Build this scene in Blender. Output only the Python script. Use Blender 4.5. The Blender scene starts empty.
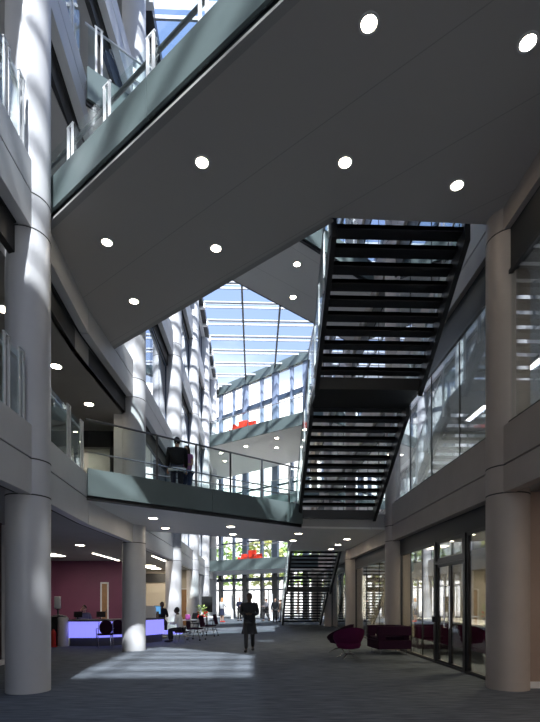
import bpy, bmesh, math, random
from mathutils import Vector, Matrix
C = bpy.context.scene
COL = C.collection
R = math.radians
random.seed(7)

# ------------------------------------------------------------------ camera
F = 481.3
YAW = R(1.8)
H = 1.62
cam_d = bpy.data.cameras.new('camera'); cam = bpy.data.objects.new('camera', cam_d); COL.objects.link(cam)
cam.location = (0, 0, H); cam.rotation_euler = (R(90), 0, -YAW)
cam_d.sensor_fit = 'VERTICAL'; cam_d.sensor_height = 36; cam_d.sensor_width = 27; cam_d.lens = 24
cam_d.shift_y = 239 / 722; cam_d.shift_x = 0; cam_d.clip_end = 600; cam_d.clip_start = .05
C.camera = cam
# ------------------------------------------------------------------ view
C.view_settings.view_transform = 'Standard'; C.view_settings.look = 'None'
C.view_settings.gamma = 1; C.view_settings.use_curve_mapping = False
C.view_settings.exposure = 1.75
C.cycles.diffuse_bounces = 8; C.cycles.max_bounces = 14; C.cycles.transparent_max_bounces = 24
# ------------------------------------------------------------------ sky
W = bpy.data.worlds.new('sky'); C.world = W; W.use_nodes = True
nt = W.node_tree; nt.nodes.clear()
def N(t, k, **kw):
    n = t.nodes.new(k)
    for a, b in kw.items(): setattr(n, a, b)
    return n
tc = N(nt, 'ShaderNodeTexCoord'); sep = N(nt, 'ShaderNodeSeparateXYZ')
nt.links.new(tc.outputs['Generated'], sep.inputs[0])
mp = N(nt, 'ShaderNodeMapping'); mp.inputs['Scale'].default_value = (1.2, 1.2, 3.5)
nz = N(nt, 'ShaderNodeTexNoise'); nz.inputs['Scale'].default_value = 2.2; nz.inputs['Detail'].default_value = 6
nt.links.new(tc.outputs['Generated'], mp.inputs[0]); nt.links.new(mp.outputs[0], nz.inputs['Vector'])
ad = N(nt, 'ShaderNodeMath', operation='MULTIPLY_ADD'); ad.inputs[1].default_value = .30; 
nt.links.new(nz.outputs['Fac'], ad.inputs[0])
sb = N(nt, 'ShaderNodeMath', operation='SUBTRACT'); nt.links.new(sep.outputs[2], sb.inputs[0]); sb.inputs[1].default_value = .15
nt.links.new(sb.outputs[0], ad.inputs[2])
cr = N(nt, 'ShaderNodeValToRGB'); nt.links.new(ad.outputs[0], cr.inputs[0])
cr.color_ramp.elements[0].position = .0; cr.color_ramp.elements[0].color = (.75, .75, .75, 1)
cr.color_ramp.elements[1].position = 1; cr.color_ramp.elements[1].color = (.09, .15, .34, 1)
e = cr.color_ramp.elements.new(.33); e.color = (.62, .64, .66, 1)
e = cr.color_ramp.elements.new(.42); e.color = (.20, .255, .37, 1)
bg = N(nt, 'ShaderNodeBackground'); bg.inputs['Strength'].default_value = 1.0
nt.links.new(cr.outputs[0], bg.inputs['Color'])
wo = N(nt, 'ShaderNodeOutputWorld'); nt.links.new(bg.outputs[0], wo.inputs[0])
# ------------------------------------------------------------------ sun
SUN = Vector((.11, -1.05, 1.0)).normalized()
sd = bpy.data.lights.new('sun', 'SUN'); sd.energy = 3.5; sd.angle = R(1.0); sd.color = (1, .96, .9)
so = bpy.data.objects.new('sun', sd); COL.objects.link(so)
so.rotation_euler = SUN.to_track_quat('Z', 'Y').to_euler(); so.location = (0, 0, 60)

# ------------------------------------------------------------------ picture geometry (for measuring places only)
def ray(px, py):
    l = (px - 270) / F; u = (600 - py) / F
    return Vector((l * math.cos(YAW) + math.sin(YAW), math.cos(YAW) - l * math.sin(YAW), u))
def at_z(px, py, z):
    r = ray(px, py); return Vector((0, 0, H)) + r * ((z - H) / r.z)
def at_d(px, d, z=0):
    r = ray(px, 600) * d; return Vector((r.x, r.y, z))

# ------------------------------------------------------------------ materials
M = {}
def mat(name, col, rough=.6, metal=0, spec=.5, emit=None, es=0):
    m = bpy.data.materials.new(name); m.use_nodes = True
    b = m.node_tree.nodes['Principled BSDF']
    b.inputs['Base Color'].default_value = (*col, 1); b.inputs['Roughness'].default_value = rough
    b.inputs['Metallic'].default_value = metal; b.inputs['Specular IOR Level'].default_value = spec
    if emit: b.inputs['Emission Color'].default_value = (*emit, 1); b.inputs['Emission Strength'].default_value = es
    M[name] = m; return m
def noisy(name, col, col2, scale=(1, 1, 1), ns=3, detail=4, rough=.6, bump=0, metal=0, spec=.5):
    m = mat(name, col, rough, metal, spec); t = m.node_tree; b = t.nodes['Principled BSDF']
    tcn = N(t, 'ShaderNodeTexCoord'); mpn = N(t, 'ShaderNodeMapping'); mpn.inputs['Scale'].default_value = scale
    n = N(t, 'ShaderNodeTexNoise'); n.inputs['Scale'].default_value = ns; n.inputs['Detail'].default_value = detail
    r = N(t, 'ShaderNodeValToRGB'); r.color_ramp.elements[0].color = (*col, 1); r.color_ramp.elements[1].color = (*col2, 1)
    r.color_ramp.elements[0].position = .35; r.color_ramp.elements[1].position = .65
    t.links.new(tcn.outputs['Object'], mpn.inputs[0]); t.links.new(mpn.outputs[0], n.inputs['Vector'])
    t.links.new(n.outputs['Fac'], r.inputs[0]); t.links.new(r.outputs[0], b.inputs['Base Color'])
    if bump:
        bp = N(t, 'ShaderNodeBump'); bp.inputs['Strength'].default_value = bump; bp.inputs['Distance'].default_value = .02
        t.links.new(n.outputs['Fac'], bp.inputs['Height']); t.links.new(bp.outputs[0], b.inputs['Normal'])
    return m
def glass(name, tint, ior=1.5, refl=1.0, rough=0.0):
    m = bpy.data.materials.new(name); m.use_nodes = True; t = m.node_tree; t.nodes.clear()
    tr = N(t, 'ShaderNodeBsdfTransparent'); tr.inputs[0].default_value = (*tint, 1)
    gl = N(t, 'ShaderNodeBsdfGlossy'); gl.inputs['Roughness'].default_value = rough; gl.inputs[0].default_value = (.95, .97, 1, 1)
    lw = N(t, 'ShaderNodeLayerWeight'); fr = N(t, 'ShaderNodeMath', operation='POWER'); fr.inputs[1].default_value = 4.0
    t.links.new(lw.outputs['Facing'], fr.inputs[0])
    mu = N(t, 'ShaderNodeMath', operation='MULTIPLY_ADD', use_clamp=True); mu.inputs[1].default_value = refl * .55; mu.inputs[2].default_value = refl * ((ior - 1) / (ior + 1)) ** 2
    mx = N(t, 'ShaderNodeMixShader'); o = N(t, 'ShaderNodeOutputMaterial')
    t.links.new(fr.outputs[0], mu.inputs[0]); t.links.new(mu.outputs[0], mx.inputs[0])
    t.links.new(tr.outputs[0], mx.inputs[1]); t.links.new(gl.outputs[0], mx.inputs[2]); t.links.new(mx.outputs[0], o.inputs[0])
    M[name] = m; return m

noisy('white_paint', (.60, .60, .61), (.64, .64, .65), ns=1.5, rough=.45)
noisy('column_paint', (.56, .56, .58), (.60, .60, .61), ns=1.2, rough=.4)
noisy('stone_right', (.40, .35, .315), (.43, .38, .345), ns=2, rough=.5)
noisy('carpet', (.095, .11, .13), (.19, .215, .25), scale=(.7, 7, 1), ns=3.0, detail=6, rough=.95, bump=.15, spec=.1)
noisy('concrete', (.32, .31, .30), (.36, .35, .34), ns=1, rough=.7)
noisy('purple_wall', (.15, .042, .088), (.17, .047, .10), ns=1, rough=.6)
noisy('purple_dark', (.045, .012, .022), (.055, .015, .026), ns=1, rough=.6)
noisy('beige_wall', (.44, .40, .33), (.47, .43, .36), ns=1, rough=.7)
noisy('brown_wall', (.30, .22, .18), (.33, .245, .20), ns=1, rough=.6)
noisy('ceiling_paint', (.33, .325, .32), (.36, .355, .35), ns=1, rough=.6)
noisy('green_panel', (.105, .135, .135), (.125, .16, .16), ns=.8, rough=.35, spec=.4)
mat('dark_louvre', (.022, .023, .026), .5)
mat('black_steel', (.010, .0105, .012), .45)
mat('tread_steel', (.010, .010, .012), .5)
mat('dark_frame', (.02, .021, .024), .4)
mat('steel_frame', (.05, .075, .12), .4)
mat('chrome', (.62, .63, .65), .22, 1)
mat('brushed', (.55, .56, .58), .38, .85)
mat('post_steel', (.78, .79, .80), .35, 0)
mat('bar_grey', (.40, .42, .46), .5); mat('tube_grey', (.5, .51, .54), .5)
mat('fin_blue_lit', (.24, .29, .40), .4)
mat('rail_dark', (.14, .145, .15), .35, .7)
mat('lamp_emit', (1, 1, 1), .5, emit=(1, .86, .66), es=14)
mat('strip_emit', (1, 1, 1), .5, emit=(1, .9, .75), es=5)
mat('blue_glow', (.4, .35, 1), .4, emit=(.24, .24, 1), es=.36)
mat('screen_blue', (.05, .15, .3), .3, emit=(.08, .22, .42), es=.5)
mat('trim_white', (.7, .7, .7), .4)
mat('groove', (.05, .05, .05), .8)
mat('red', (.62, .03, .02), .5)
mat('red_bright', (.85, .06, .03), .5)
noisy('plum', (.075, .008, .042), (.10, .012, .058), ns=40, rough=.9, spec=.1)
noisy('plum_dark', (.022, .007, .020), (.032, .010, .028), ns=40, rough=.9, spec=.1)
mat('magenta', (.45, .08, .35), .6)
mat('black', (.012, .012, .014), .6)
mat('white', (.75, .76, .78), .5)
mat('navy', (.015, .02, .05), .8)
mat('grey_cloth', (.16, .16, .18), .9)
mat('jacket', (.012, .012, .016), .85)
mat('lilac', (.42, .16, .36), .85)
mat('blue_jeans', (.04, .06, .14), .9)
mat('brown_cloth', (.14, .08, .05), .9)
mat('skin', (.55, .33, .24), .6)
mat('skin_dark', (.08, .045, .03), .6)
mat('hair_brown', (.05, .025, .012), .7)
mat('hair_blond', (.45, .22, .09), .7)
mat('hair_black', (.01, .009, .009), .7)
noisy('wood', (.26, .14, .06), (.34, .19, .09), scale=(8, 1, 1), ns=4, rough=.5)
mat('desk_top', (.10, .10, .11), .4)
noisy('leaf', (.20, .32, .08), (.36, .48, .14), ns=6, rough=.8)
noisy('leaf_yellow', (.45, .48, .14), (.62, .62, .26), ns=6, rough=.8)
noisy('bark', (.08, .06, .045), (.12, .09, .07), ns=8, rough=.9)
noisy('paving', (.55, .52, .48), (.62, .59, .55), ns=1, rough=.8)
noisy('pale_building', (.68, .67, .65), (.74, .73, .71), ns=.3, rough=.8)
glass('balustrade_glass', (.93, .97, .96), 1.4, .55)
glass('shop_glass', (.80, .79, .72), 1.6, 2.1)
glass('window_glass', (.70, .74, .78), 1.7, 2.3)
glass('clear_glass', (.93, .95, .97), 1.4, .6)
# soffit: grey metal planks with thin joints
def plank_mat(name, col, ang, pitch):
    m = mat(name, col, .55); t = m.node_tree; b = t.nodes['Principled BSDF']
    tcn = N(t, 'ShaderNodeTexCoord'); mpn = N(t, 'ShaderNodeMapping'); mpn.inputs['Rotation'].default_value = (0, 0, ang)
    s = N(t, 'ShaderNodeSeparateXYZ'); md = N(t, 'ShaderNodeMath', operation='PINGPONG'); md.inputs[1].default_value = pitch
    lt = N(t, 'ShaderNodeMath', operation='LESS_THAN'); lt.inputs[1].default_value = .008
    mx = N(t, 'ShaderNodeMixRGB'); mx.inputs[1].default_value = (*col, 1); mx.inputs[2].default_value = tuple(c * .75 for c in col) + (1,)
    t.links.new(tcn.outputs['Object'], mpn.inputs[0]); t.links.new(mpn.outputs[0], s.inputs[0])
    t.links.new(s.outputs[1], md.inputs[0]); t.links.new(md.outputs[0], lt.inputs[0]); t.links.new(lt.outputs[0], mx.inputs[0])
    t.links.new(mx.outputs[0], b.inputs['Base Color'])
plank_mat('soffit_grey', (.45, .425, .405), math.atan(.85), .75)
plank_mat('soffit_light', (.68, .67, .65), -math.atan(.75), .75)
# skylight glass with frosted printed bands across it
def frit_glass():
    m = bpy.data.materials.new('roof_glass'); m.use_nodes = True; t = m.node_tree; t.nodes.clear()
    tr = N(t, 'ShaderNodeBsdfTransparent'); tr.inputs[0].default_value = (.88, .92, .97, 1)
    tl = N(t, 'ShaderNodeBsdfTranslucent'); tl.inputs[0].default_value = (.8, .83, .88, 1)
    tcn = N(t, 'ShaderNodeTexCoord'); s = N(t, 'ShaderNodeSeparateXYZ')
    md = N(t, 'ShaderNodeMath', operation='PINGPONG'); md.inputs[1].default_value = 1.05
    lt = N(t, 'ShaderNodeMath', operation='LESS_THAN'); lt.inputs[1].default_value = .14
    ml = N(t, 'ShaderNodeMath', operation='MULTIPLY'); ml.inputs[1].default_value = .35
    mx = N(t, 'ShaderNodeMixShader'); o = N(t, 'ShaderNodeOutputMaterial')
    t.links.new(tcn.outputs['Object'], s.inputs[0]); t.links.new(s.outputs[1], md.inputs[0]); t.links.new(md.outputs[0], lt.inputs[0])
    t.links.new(lt.outputs[0], ml.inputs[0]); t.links.new(ml.outputs[0], mx.inputs[0])
    t.links.new(tr.outputs[0], mx.inputs[1]); t.links.new(tl.outputs[0], mx.inputs[2]); t.links.new(mx.outputs[0], o.inputs[0])
    M['roof_glass'] = m
frit_glass()

# ------------------------------------------------------------------ mesh helpers
class MB:
    def __init__(s): s.v = []; s.f = []
    def add(s, vs, fs):
        o = len(s.v); s.v += [tuple(v) for v in vs]; s.f += [[i + o for i in f] for f in fs]; return s
    def box(s, x0, x1, y0, y1, z0, z1):
        return s.prism([(x0, y0), (x1, y0), (x1, y1), (x0, y1)], z0, z1)
    def prism(s, poly, z0, z1):
        a = sum(poly[i][0] * poly[(i + 1) % len(poly)][1] - poly[(i + 1) % len(poly)][0] * poly[i][1] for i in range(len(poly)))
        if a < 0: poly = poly[::-1]
        n = len(poly)
        vs = [(p[0], p[1], z0) for p in poly] + [(p[0], p[1], z1) for p in poly]
        fs = [list(range(n))[::-1], list(range(n, 2 * n))] + [[i, (i + 1) % n, n + (i + 1) % n, n + i] for i in range(n)]
        return s.add(vs, fs)
    def obox(s, c, size, rz=0, rx=0, ry=0):
        m = Matrix.Rotation(rz, 3, 'Z') @ Matrix.Rotation(rx, 3, 'X') @ Matrix.Rotation(ry, 3, 'Y')
        vs = []
        for z in (-.5, .5):
            for x, y in ((-.5, -.5), (.5, -.5), (.5, .5), (-.5, .5)):
                vs.append(Vector(c) + m @ Vector((x * size[0], y * size[1], z * size[2])))
        return s.add(vs, [[3, 2, 1, 0], [4, 5, 6, 7], [0, 1, 5, 4], [1, 2, 6, 5], [2, 3, 7, 6], [3, 0, 4, 7]])
    def wall(s, a, b, z0, z1, t, off=0):     # vertical slab along a->b, thickness t centred
        a = Vector(a[:2]); b = Vector(b[:2]); d = (b - a).normalized(); n = Vector((-d.y, d.x))
        p = [a + n * (off - t / 2), b + n * (off - t / 2), b + n * (off + t / 2), a + n * (off + t / 2)]
        return s.prism([tuple(q) for q in p], z0, z1)
    def tube(s, pts, r, n=10, cap=True):
        pts = [Vector(p) for p in pts]; o = len(s.v); k = len(pts)
        up = Vector((0, 0, 1)); prev = None
        for i, p in enumerate(pts):
            d = (pts[min(i + 1, k - 1)] - pts[max(i - 1, 0)]).normalized()
            if prev is None: a = d.cross(up); a = d.cross(Vector((1, 0, 0))) if a.length < .05 else a
            else: a = prev - d * prev.dot(d)
            a.normalize(); prev = a; b = d.cross(a)
            rr = r[i] if isinstance(r, (list, tuple)) else r
            for j in range(n):
                t = 2 * math.pi * j / n; s.v.append(tuple(p + (a * math.cos(t) + b * math.sin(t)) * rr))
        for i in range(k - 1):
            for j in range(n):
                s.f.append([o + i * n + j, o + i * n + (j + 1) % n, o + (i + 1) * n + (j + 1) % n, o + (i + 1) * n + j])
        if cap: s.f.append([o + j for j in range(n)][::-1]); s.f.append([o + (k - 1) * n + j for j in range(n)])
        return s
    def lathe(s, prof, c=(0, 0, 0), n=32, sx=1, sy=1):
        o = len(s.v)
        for r, z in prof:
            for j in range(n):
                t = 2 * math.pi * j / n; s.v.append((c[0] + r * sx * math.cos(t), c[1] + r * sy * math.sin(t), c[2] + z))
        for i in range(len(prof) - 1):
            for j in range(n):
                s.f.append([o + i * n + j, o + i * n + (j + 1) % n, o + (i + 1) * n + (j + 1) % n, o + (i + 1) * n + j])
        s.f.append([o + j for j in range(n)][::-1]); k = len(prof) - 1; s.f.append([o + k * n + j for j in range(n)])
        return s
    def ell(s, c, rx, ry, rz, n=14, m=9):
        return s.lathe([(max(.001, math.sin(math.pi * i / m)), -math.cos(math.pi * i / m) * rz) for i in range(m + 1)], c, n, rx, ry)
    def build(s, name, m, parent=None, smooth=False, bevel=0):
        me = bpy.data.meshes.new(name); me.from_pydata(s.v, [], s.f); me.update()
        o = bpy.data.objects.new(name, me); COL.objects.link(o); me.materials.append(M[m])
        if smooth:
            for p in me.polygons: p.use_smooth = True
            me.set_sharp_from_angle(angle=R(50))
        if bevel:
            b = o.modifiers.new('b', 'BEVEL'); b.width = bevel; b.segments = 2; b.limit_method = 'ANGLE'
        if parent: o.parent = parent
        return o
def tag(o, label, cat, group=None, kind=None):
    if kind: o['kind'] = kind
    if label: o['label'] = label; o['category'] = cat
    if group: o['group'] = group
    return o
def thing(name, label, cat, loc=(0, 0, 0), rz=0, group=None, kind=None):
    o = bpy.data.objects.new(name, None); COL.objects.link(o); o.location = loc; o.rotation_euler = (0, 0, rz)
    o.empty_display_size = .2
    return tag(o, label, cat, group, kind)
def struct(name, mb, m, parent=None, **k):
    o = mb.build(name, m, parent, **k)
    if not parent: o['kind'] = 'structure'
    return o
def copytree(o, parent=None):
    c = o.copy(); COL.objects.link(c)
    if parent: c.parent = parent
    for ch in list(o.children): copytree(ch, c)
    return c

# ------------------------------------------------------------------ levels
CY = [8.72 + 6.95 * k for k in range(-3, 6)]          # column lines, -12.1 ... 43.5
LX = [-4.1, -4.1, -4.1, -4.04, -3.9, -3.8, -3.8, -3.8, -3.8]
def lx(y):
    for i in range(len(CY) - 1):
        if y < CY[i + 1] or i == len(CY) - 2:
            t = max(-.6, min(1.6, (y - CY[i]) / (CY[i + 1] - CY[i]))); return LX[i] + t * (LX[i + 1] - LX[i])
RX = 4.42
BACK = -16.0
FA = Vector((-3.9, 47.6)); FB = Vector((5.1, 39.3))    # end facade line on plan
def fac(px):                                            # place on the facade line
    r = ray(px, 600); d = FB - FA
    # solve t*r = FA + u*d
    det = r.x * (-d.y) - r.y * (-d.x)
    t = (FA.x * (-d.y) - FA.y * (-d.x)) / det
    return Vector((r.x * t, r.y * t))
LF = [(3.44, 4.64), (8.03, 9.2), (12.9, 14.0), (17.4, 18.6)]
RF = [(3.53, 4.72), (8.2, 9.35), (12.8, 13.95), (17.2, 18.3)]
FX = [(-16, -3.9), (8.72, -3.84), (11.7, -4.0), (15.67, -3.82), (22.6, -3.74), (47.5, -3.74)]
def fx(y):
    for i in range(len(FX) - 1):
        if y <= FX[i + 1][0]: return FX[i][1] + (y - FX[i][0]) / (FX[i + 1][0] - FX[i][0]) * (FX[i + 1][1] - FX[i][1])
    return FX[-1][1]
ROOF = 22.0

# ------------------------------------------------------------------ floor, walls, roof
struct('ground', MB().box(-90, -12.05, -110, 36, -.5, -.32), 'paving')
struct('floor', MB().prism([(-12, BACK), (12, BACK), (12, 39.3), (5.1, 39.3), (-3.9, 47.6), (-12, 47.6)], -.3, 0), 'carpet')
struct('ground', MB().box(-90, 90, 36, 140, -.5, -.32), 'paving')
struct('wall_back', MB().box(-12, -4.2, BACK - .3, BACK, 0, ROOF + .6).box(4.9, 12, BACK - .3, BACK, 0, ROOF + .6).box(-4.2, 4.9, BACK - .3, BACK, 16.5, ROOF + .6), 'white_paint')
wb = thing('window_82', None, None, kind='structure')  # unseen glazed end, added so daylight brightens surfaces facing the camera
MB().box(-4.2, 4.9, BACK - .2, BACK - .18, 0, 16.5).build('glass_pane', 'clear_glass', wb)
fr_ = MB()
for i_ in range(8): fr_.box(-4.2 + i_ * 1.3 - .05, -4.2 + i_ * 1.3 + .05, BACK - .25, BACK - .1, 0, 16.5)
for z_ in (0, 3, 4.4, 8.6, 12.6, 16.4): fr_.box(-4.2, 4.9, BACK - .25, BACK - .1, z_, z_ + .12)
fr_.build('window_frame', 'post_steel', wb)
struct('ground', MB().box(-90, 90, -110, BACK - .3, -.5, -.32), 'paving')

# left fascia bands, one panel pair per bay, with a shadow gap
def left_bands():
    root = thing('wall_left', None, None, kind='structure')
    ys = sorted([BACK] + CY[1:] + [47.5, 11.7])
    for (b, t) in LF:
        mid = (b + t) / 2 + .02
        f = MB()
        for i in range(len(ys) - 1):
            a, c = ys[i], ys[i + 1]
            for (z0, z1) in ((b, mid - .012), (mid + .012, t)):
                f.wall((fx(a) + .02, a + .012), (fx(c) + .02, c - .012), z0, z1, .2, .12)
        f.build('fascia', 'white_paint', root, bevel=.01)
        g = MB()
        for i in range(len(ys) - 1): g.wall((fx(ys[i]), ys[i]), (fx(ys[i + 1]), ys[i + 1]), b + .02, t - .02, .05, .26)
        g.build('shadow_gap', 'groove', root)
        if b > 4:
            d = MB()
            for i in range(len(ys) - 1): d.wall((fx(ys[i]), ys[i]), (fx(ys[i + 1]), ys[i + 1]), b - .47, b, .12, .32)
            d.build('louvre_band', 'dark_louvre', root)
    # roof edge beam
    g = MB()
    for i in range(len(ys) - 1): g.wall((fx(ys[i]), ys[i]), (fx(ys[i + 1]), ys[i + 1]), 21.3, 22.5, .3, .2)
    g.build('roof_edge', 'white_paint', root)
    return root
left_bands()
def slab_left(z0, z1, m='ceiling_paint'):
    return struct('ceiling', MB().prism([(-12, BACK), (lx(BACK) - .22, BACK), (-4.32, 8.7), (-4.15, 15.6), (-4.08, 47.4), (-12, 47.4)], z0, z1), m)
slab_left(3.55, 4.5); slab_left(7.56, 9.2); slab_left(12.4, 13.9); slab_left(17.0, 18.5); slab_left(21.6, 22.4)
struct('ceiling', MB().box(-4.1, -1.95, BACK, -3.5, 17.7, 18.5), 'ceiling_paint')  # added unseen slab that keeps the sun off the nearest left column
# right
def right_bands():
    root = thing('wall_right', None, None, kind='structure')
    ys = [BACK] + CY[1:8] + [39.6]
    for (b, t) in RF:
        mid = (b + t) / 2 - .1
        f = MB()
        for i in range(len(ys) - 1):
            for (z0, z1) in ((b, mid - .012), (mid + .012, t)):
                f.box(RX, RX + .2, ys[i] + .012, ys[i + 1] - .012, z0, z1)
        f.build('fascia', 'stone_right', root, bevel=.01)
        MB().box(RX + .15, RX + .22, BACK, 39.6, b + .02, t - .02).build('shadow_gap', 'groove', root)
        if b > 4: MB().box(RX + .1, RX + .22, BACK, 39.6, b - .74, b).build('louvre_band', 'dark_louvre', root)
        else: MB().box(4.66, 4.8, 8.95, 39.6, 3.11, 3.62).build('louvre_band', 'dark_louvre', root)
    MB().box(RX, RX + .3, BACK, 39.6, 21.3, 22.5).build('roof_edge', 'white_paint', root)
right_bands()
for (z0, z1) in ((3.62, 4.6), (7.48, 9.2), (12.1, 13.8), (16.5, 18.1), (21.6, 22.4)):
    struct('ceiling', MB().box(RX + .2, 12, BACK, 39.3, z0, z1), 'ceiling_paint')
struct('wall_outer_right', MB().box(12, 12.3, BACK, 39.3, 0, ROOF), 'beige_wall')
# left outer wall: solid below, glazed above
struct('wall_outer_left', MB().box(-12.3, -12, BACK, 31, 0, 7.8).box(-12.3, -12, 31, 47.6, 3.5, 7.8), 'concrete')
wn = thing('window_2', None, None, kind='structure')
for (z0, z1) in ((9.2, 12.4), (13.9, 17.0), (18.5, 21.6)):
    MB().box(-12.05, -12, BACK, 47.5, z0, z1).build('glass_pane', 'clear_glass', wn)
    fr = MB()
    y = BACK
    while y < 47: fr.box(-12.1, -11.95, y, y + .12, z0, z1); y += 1.74
    fr.box(-12.1, -11.95, BACK, 47.5, (z0 + z1) / 2, (z0 + z1) / 2 + .1)
    fr.build('window_frame', 'steel_frame', wn)
struct('wall_spandrel', MB().box(-12.3, -12, BACK, 47.6, 12.4, 13.9).box(-12.3, -12, BACK, 47.6, 17, 18.5).box(-12.3, -12, BACK, 47.6, 7.8, 9.2).box(-12.3, -12, BACK, 47.6, 21.6, 22.4), 'white_paint')
# unseen solid roof behind the skylight, placed to trim the floor sun patch
struct('roof', MB().box(-12, 12, BACK - .3, -13.6, 22.4, 22.7), 'concrete')
# ground floor rooms, left side
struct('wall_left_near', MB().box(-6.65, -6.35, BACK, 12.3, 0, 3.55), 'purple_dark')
struct('trim_1', MB().box(-6.35, -6.28, BACK, 12.36, 0, .13).box(-6.36, -6.27, 12.28, 12.36, 0, 3.5), 'trim_white')
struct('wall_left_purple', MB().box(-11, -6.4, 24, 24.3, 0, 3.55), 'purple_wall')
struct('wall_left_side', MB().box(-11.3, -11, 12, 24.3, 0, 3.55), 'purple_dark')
struct('wall_left_beige', MB().box(-8, -4.1, 31, 31.3, 0, 3.55).box(-8.3, -8, 24.3, 31.3, 0, 3.55), 'beige_wall')
wf = thing('window_83', None, None, kind='structure')
MB().box(-4.3, -4.28, 31.3, 47.4, 0, 3.55).build('glass_pane', 'clear_glass', wf)
fr = MB()
for i in range(12): fr.box(-4.35, -4.2, 31.3 + i * 1.46 - .04, 31.3 + i * 1.46 + .04, 0, 3.55)
fr.box(-4.35, -4.2, 31.3, 47.4, 2.6, 2.7).build('window_frame', 'post_steel', wf)
struct('dark_opening', MB().box(-7.9, -5.6, 30.9, 31.0, 2.75, 3.3), 'dark_frame')  # flat dark panel drawn in for the shade inside an opening
# right side lobby wall by the first column
struct('wall_lobby', MB().box(5.02, 12, 8.7, 8.95, 0, 3.66), 'brown_wall')
struct('baseboard_lobby', MB().box(5.02, 12, 8.66, 8.7, 0, .12), 'trim_white')
struct('wall_lobby_side', MB().box(8.5, 8.7, BACK, 8.7, 0, 3.66), 'brown_wall')

# ------------------------------------------------------------------ round columns
def column(x, y, z1, label, m='column_paint', rings=(), zs=0):
    t = thing('column', label, 'column', (x, y, 0), 0, 'round columns along the atrium', kind='thing')
    prof = [(.37, zs), (.37, z1)]
    MB().lathe(prof, n=40).build('shaft', m, t, smooth=True)
    for z in rings: MB().lathe([(.372, z - .012), (.374, z), (.372, z + .012)], n=40).build('joint', 'groove', t)
    return t
lab = ['behind the camera'] 
for k, y in enumerate(CY):
    rg = [z for b, t_ in LF for z in (b, (b + t_) / 2 + .02)]
    if k == 1 or k == 0 or k == 2: continue
    nm = {3: 'tall round white column in the left row, nearest, its base beside the purple wall',
          4: 'tall round white column in the left row that hides part of the glowing reception desk',
          5: 'sunlit round white column in the left row directly behind the woman seated at the desk',
          6: 'sunlit round white column in the left row beside the office chairs and plant',
          7: 'slim sunlit white column in the left row near the end balcony',
          8: 'last white column in the left row against the glazed end wall'}[k]
    column(LX[k], y, 21.3, nm, rings=rg)
for k, y in enumerate(CY[:8]):
    if k < 3: continue
    rg = [z for b, t_ in RF for z in (b, (b + t_) / 2 - .1)]
    nm = {3: 'round brownish column in the right row, nearest, beside the glass shop doors',
          4: 'round column in the right row behind the dark plum sofa',
          5: 'narrow round column in the right row just right of the lower stair',
          6: 'round column in the right row hidden partly by the lower stair',
          7: 'last round column in the right row near the entrance'}[k]
    column(4.65, y, 21.3, nm, 'stone_right', rings=rg)

# ------------------------------------------------------------------ glazing in the side walls
def glazing(name, x, y0, y1, z0, z1, nm, gm='window_glass', fm='dark_frame', trans=None, left=False):
    t = thing(name, None, None, kind='structure')
    MB().box(x, x + .02, y0, y1, z0, z1).build('glass_pane', gm, t)
    f = MB(); f.box(x - .03, x + .05, y0, y0 + .09, z0, z1).box(x - .03, x + .05, y1 - .09, y1, z0, z1)
    f.box(x - .03, x + .05, y0, y1, z0, z0 + .07).box(x - .03, x + .05, y0, y1, z1 - .07, z1)
    f.build('window_frame', fm, t)
    if nm > 1:
        s = MB()
        for i in range(1, nm): yy = y0 + (y1 - y0) * i / nm; s.box(x - .01, x + .03, yy - .012, yy + .012, z0, z1)
        s.build('mullion', fm, t)
    if trans: MB().box(x - .02, x + .04, y0, y1, trans, trans + .06).build('transom', fm, t)
    return t
wc = 3
for i in range(2, 7):                                  # right side, upper levels
    y0, y1 = CY[i] + .1, CY[i + 1] - .1
    for (z0, z1) in ((4.72, 7.46), (9.35, 12.05), (13.95, 16.45), (18.3, 21.3)):
        glazing('window_%d' % wc, RX + .1, y0, y1, z0, z1, 4); wc += 1
for i in range(4, 8):                                  # left side beyond the second column
    y0, y1 = CY[i] + .3, CY[i + 1] - .3
    x = min(lx(y0), lx(y1)) - .22
    for (z0, z1) in ((4.64, 7.56), (9.2, 12.4), (14.0, 17.0), (18.6, 21.3)):
        glazing('window_%d' % wc, x, y0, y1, z0, z1, 4, fm='steel_frame'); wc += 1
# shopfront, right ground floor
GX = 4.70
for i in range(4, 7):
    glazing('window_%d' % wc, GX, CY[i] + .3, CY[i + 1] - .3, 0, 3.11, 3, 'shop_glass'); wc += 1
yd0, yd1 = 10.62, 12.25                                # double door
glazing('window_%d' % wc, GX, CY[3] + .3, yd0 - .12, 0, 3.11, 1, 'shop_glass'); wc += 1
glazing('window_%d' % wc, GX, yd1 + .12, CY[4] - .3, 0, 3.11, 3, 'shop_glass'); wc += 1
glazing('window_%d' % wc, GX, yd0, yd1, 2.6, 3.11, 1, 'shop_glass'); wc += 1
dr = thing('door_1', None, None, kind='structure')
MB().box(GX - .06, GX + .08, yd0 - .12, yd0, 0, 3.11).box(GX - .06, GX + .08, yd1, yd1 + .12, 0, 3.11).box(GX - .06, GX + .08, yd0, yd1, 2.53, 2.6).build('door_frame', 'dark_frame', dr)
ym = (yd0 + yd1) / 2
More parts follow.
